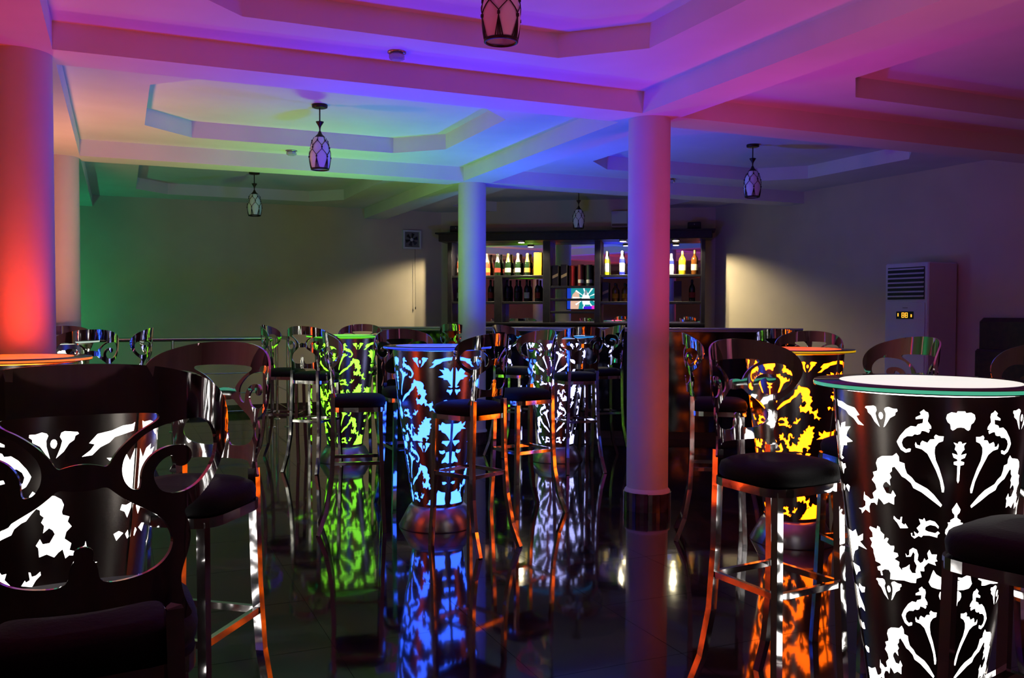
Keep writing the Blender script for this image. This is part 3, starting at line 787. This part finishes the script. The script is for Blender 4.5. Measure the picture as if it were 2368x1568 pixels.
# ------------------------------------------------------------------ extractor fan on the back wall
fan = tag(empty('extractor_fan', (3.71, 11.85, 2.30), 0), 'square grey extractor fan with pull cord high on the back wall', 'fan')
fr = MB()
fr.box(-.13, .13, -.05, 0, .105, .13).box(-.13, .13, -.05, 0, -.13, -.105).box(-.13, -.105, -.05, 0, -.105, .105).box(.105, .13, -.05, 0, -.105, .105)
fr.build('frame', 'white', fan)
MB().box(-.105, .105, -.012, 0, -.105, .105).build('back_plate', 'fan', fan)
for k in range(6):
    a = k * math.pi / 3
    c, s = math.cos(a), math.sin(a); c2, s2 = math.cos(a + .55), math.sin(a + .55)
    MB().add([(.02 * c, -.022, .02 * s), (.09 * c, -.016, .09 * s), (.09 * c2, -.032, .09 * s2), (.02 * c2, -.028, .02 * s2),
              (.02 * c, -.020, .02 * s), (.09 * c, -.014, .09 * s), (.09 * c2, -.030, .09 * s2), (.02 * c2, -.026, .02 * s2)],
             [(0, 1, 2, 3), (7, 6, 5, 4), (0, 4, 5, 1), (1, 5, 6, 2), (2, 6, 7, 3), (3, 7, 4, 0)]).build('blade', 'grille', fan)
h = MB().lathe([(.024, 0), (.022, .012), (.004, .016)], 16).build('hub', 'white', fan)
h.location = (0, -.024, 0); h.rotation_euler = (math.pi / 2, 0, 0)
cd = MB().sweep([(.045, -.03, -.12), (.047, -.028, -.5), (.052, -.028, -.93)], .0022, n=6).build('pull_cord', 'bronze', fan)
MB().lathe([(.003, -.965), (.008, -.955), (.006, -.93), (.002, -.925)], 10, .052, -.028).build('cord_bob', 'bronze', cd)

# ------------------------------------------------------------------ standing air conditioner
ac = tag(empty('air_conditioner', (7.04, 6.22, 0), -math.pi / 2), 'tall white floor-standing air conditioner with amber display against the right wall', 'air conditioner')
MB().box(-.255, .255, -.19, .19, 0, 1.775, .012).build('cabinet', 'white', ac)
gr = MB().box(-.215, .215, -.196, -.190, 1.43, 1.735).build('air_outlet', 'grille', ac)
for k in range(7):
    z = 1.455 + k * .043
    MB().add([(-.212, -.206, z), (.212, -.206, z), (.212, -.196, z + .012), (-.212, -.196, z + .012), (-.212, -.204, z - .004), (.212, -.204, z - .004), (.212, -.194, z + .008), (-.212, -.194, z + .008)],
             [(0, 1, 2, 3), (7, 6, 5, 4), (0, 4, 5, 1), (2, 6, 7, 3)]).build('louvre', 'white', gr)
MB().box(-.225, .225, -.198, -.190, .12, 1.40, .003).build('front_panel', 'white', ac)
ds = MB().box(-.10, .10, -.203, -.198, 1.245, 1.315).build('display', 'black', ac)
amb = em('amber_digits', (1.0, .28, .02), 3.0)
def seg(x, z, w, hh): MB().box(x, x + w, -.2045, -.203, z, z + hh).build('display_mark', amb, ds)
seg(-.082, 1.268, .010, .030); seg(.072, 1.262, .012, .026)
for dx in (-.034, .006):                           # two digits
    seg(dx, 1.258, .006, .044); seg(dx + .024, 1.258, .006, .044); seg(dx, 1.298, .03, .006); seg(dx, 1.277, .03, .006); seg(dx, 1.256, .03, .006)
MB().box(-.03, .03, -.1985, -.198, 1.345, 1.352).build('maker_mark', 'fan', ac)

# ------------------------------------------------------------------ brown high-backed booth seat by the right wall
bs = tag(empty('booth_seat', (6.95, 4.72, 0), -math.pi / 2), 'dark brown high-backed booth seat at the right edge against the wall', 'booth')
MB().box(-.92, .92, .14, .28, .03, 1.26, .035).build('back_panel', 'brown', bs)
for k in range(3):
    a = -.90 + k * .60
    MB().box(a + .006, a + .594, .07, .14, .50, .98, .02).build('back_cushion', 'brown', bs)
    MB().box(a + .006, a + .594, -.30, .12, .36, .48, .025).build('seat_cushion', 'brown', bs)
MB().box(-.90, .90, -.28, .14, .0, .36, .01).build('plinth_box', 'brown', bs)

# ------------------------------------------------------------------ chrome railing before the back wall
def railing(x0, y0, x1, y1, posts, label):
    r = tag(empty('railing', (x0, y0, 0), math.atan2(y1 - y0, x1 - x0)), label, 'railing', 'chrome railings by the back wall')
    Lr = math.hypot(x1 - x0, y1 - y0)
    MB().sweep([(0, 0, 1.0), (Lr, 0, 1.0)], .024, n=12).build('top_rail', 'glassrail', r)
    for z in (.62, .40, .2):
        MB().sweep([(0, 0, z), (Lr, 0, z)], .006, n=6).build('thin_rail', 'glassrail', r)
    for k in range(posts):
        x = Lr * k / (posts - 1)
        pp = MB().sweep([(x, 0, 0), (x, 0, .985)], .019, n=10).build('post', 'glassrail', r)
        MB().lathe([(.045, 0), (.045, .006), (.022, .014)], 16, x, 0).build('post_flange', 'glassrail', pp)
railing(-2.6, 10.2, 1.56, 10.2, 5, 'chrome railing running along the foot of the back wall at left')
railing(1.74, 10.2, 1.74, 11.75, 3, 'short chrome railing turning back to the wall near the edge-on chair')

# ------------------------------------------------------------------ pendant lamps
def make_pendant():
    t = empty('pendant_lamp', (0, 0, ZT))
    MB().lathe([(.055, 0), (.058, -.006), (.056, -.022), (.045, -.026)], 24).build('canopy', 'bronze', t)
    MB().sweep([(0, 0, -.02), (0, 0, -.135)], .005, n=8).build('rod', 'bronze', t)
    MB().lathe([(.004, -.120), (.030, -.126), (.027, -.133), (.011, -.158), (.006, -.172), (.004, -.20)], 20).build('funnel', 'bronze', t)
    MB().lathe([(.004, -.190), (.010, -.20), (.018, -.218), (.038, -.238), (.040, -.243)], 20).build('cap', 'bronze', t)
    prof = [(.038, -0.240), (.054, -0.269), (.065, -0.304), (.074, -0.354), (.076, -0.394), (.071, -0.434), (.062, -0.472)]
    MB().lathe(prof, 28, cap=False).build('shade', 'shade', t)
    def rad(z):
        for (r0, z0), (r1, z1) in zip(prof, prof[1:]):
            if z <= z0 and z >= z1: return r0 + (r1 - r0) * (z0 - z) / (z0 - z1)
        return prof[-1][0]
    net = MB(); n = 6
    rows = [-0.246, -0.289, -0.329, -0.389, -0.429]
    def P(k, z, half): 
        a = 2 * math.pi * (k + (.5 if half else 0)) / n
        r = rad(z) + .004
        return (r * math.cos(a), r * math.sin(a), z)
    def seg_(a, b):
        (x0, y0, z0), (x1, y1, z1) = a, b
        pts = []
        for i in range(4):
            q = i / 3; z = z0 + (z1 - z0) * q; x = x0 + (x1 - x0) * q; y = y0 + (y1 - y0) * q
            m_ = math.hypot(x, y); r = rad(z) + .004
            pts.append((x / m_ * r, y / m_ * r, z))
        net.sweep(pts, .0017)
    for k in range(n):
        seg_(P(k, -0.242, 0), P(k, -0.269, 0))
        seg_(P(k, -0.269, 0), P(k, -0.309, 1)); seg_(P(k, -0.269, 0), P(k - 1, -0.309, 1))
        seg_(P(k, -0.309, 1), P(k, -0.334, 1))
        seg_(P(k, -0.334, 1), P(k, -0.379, 0)); seg_(P(k, -0.334, 1), P(k + 1, -0.379, 0))
        seg_(P(k, -0.379, 0), P(k, -0.399, 0))
        seg_(P(k, -0.399, 0), P(k + .22, -0.472, 0)); seg_(P(k, -0.399, 0), P(k - .22, -0.472, 0)); seg_(P(k, -0.399, 0), P(k + .07, -0.472, 0)); seg_(P(k, -0.399, 0), P(k - .07, -0.472, 0))
        for z, hf in ((-0.269, 0), (-0.321, 1), (-0.389, 0)):     # little collars at the knots
            a = 2 * math.pi * (k + (.5 if hf else 0)) / n; r = rad(z) + .004
            net.sweep([(r * math.cos(a), r * math.sin(a), z - .006), (r * math.cos(a), r * math.sin(a), z + .006)], .0045)
    net.build('wire_net', 'bronze', t)
    MB().lathe([(.062, -0.468), (.067, -0.470), (.067, -0.480), (.060, -0.482), (.058, -0.474)], 28, cap=False).build('bottom_ring', 'bronze', t)
    return t
pend = make_pendant()
for i, (x, y, label) in enumerate((
        (1.37, 3.21, 'pendant lamp with wire net cut off by the top edge of the photo'),
        (1.37, 6.62, 'largest whole pendant lamp with wire-netted shade, over the blue table'),
        (1.37, 10.1, 'pendant lamp over the far left by the green-lit wall'),
        (5.29, 6.55, 'pendant lamp with violet-lit shade at the right, before the right wall'),
        (5.29, 9.9, 'small pendant lamp hanging over the bar counter before the shelf'))):
    c = pend if i == 0 else copy_tree(pend)
    c.location = (x, y, ZT)
    tag(c, label, 'pendant lamp', 'wire-netted pendant lamps')

# ------------------------------------------------------------------ small glass ceiling spotlights
def make_spot():
    t = empty('ceiling_spotlight', (0, 0, ZC))
    MB().lathe([(.050, 0), (.050, -.006), (.036, -.010)], 20).build('mount', 'base_steel', t)
    MB().lathe([(.034, -.008), (.044, -.020), (.044, -.036), (.030, -.044), (.001, -.046)], 8, smooth=False).build('crystal', 'spotglass', t)
    return t
sp0 = make_spot()
for i, (x, y, label) in enumerate((
        (1.38, 4.66, 'small glass ceiling spotlight on the violet-lit ceiling, left of the top lamp'),
        (1.38, 7.86, 'small glass ceiling spotlight by the far beam, left of the largest pendant'),
        (5.29, 7.86, 'small glass ceiling spotlight beside the pink-lit column top, right'))):
    c = sp0 if i == 0 else copy_tree(sp0)
    c.location = (x, y, ZC)
    tag(c, label, 'spotlight', 'glass ceiling spotlights')
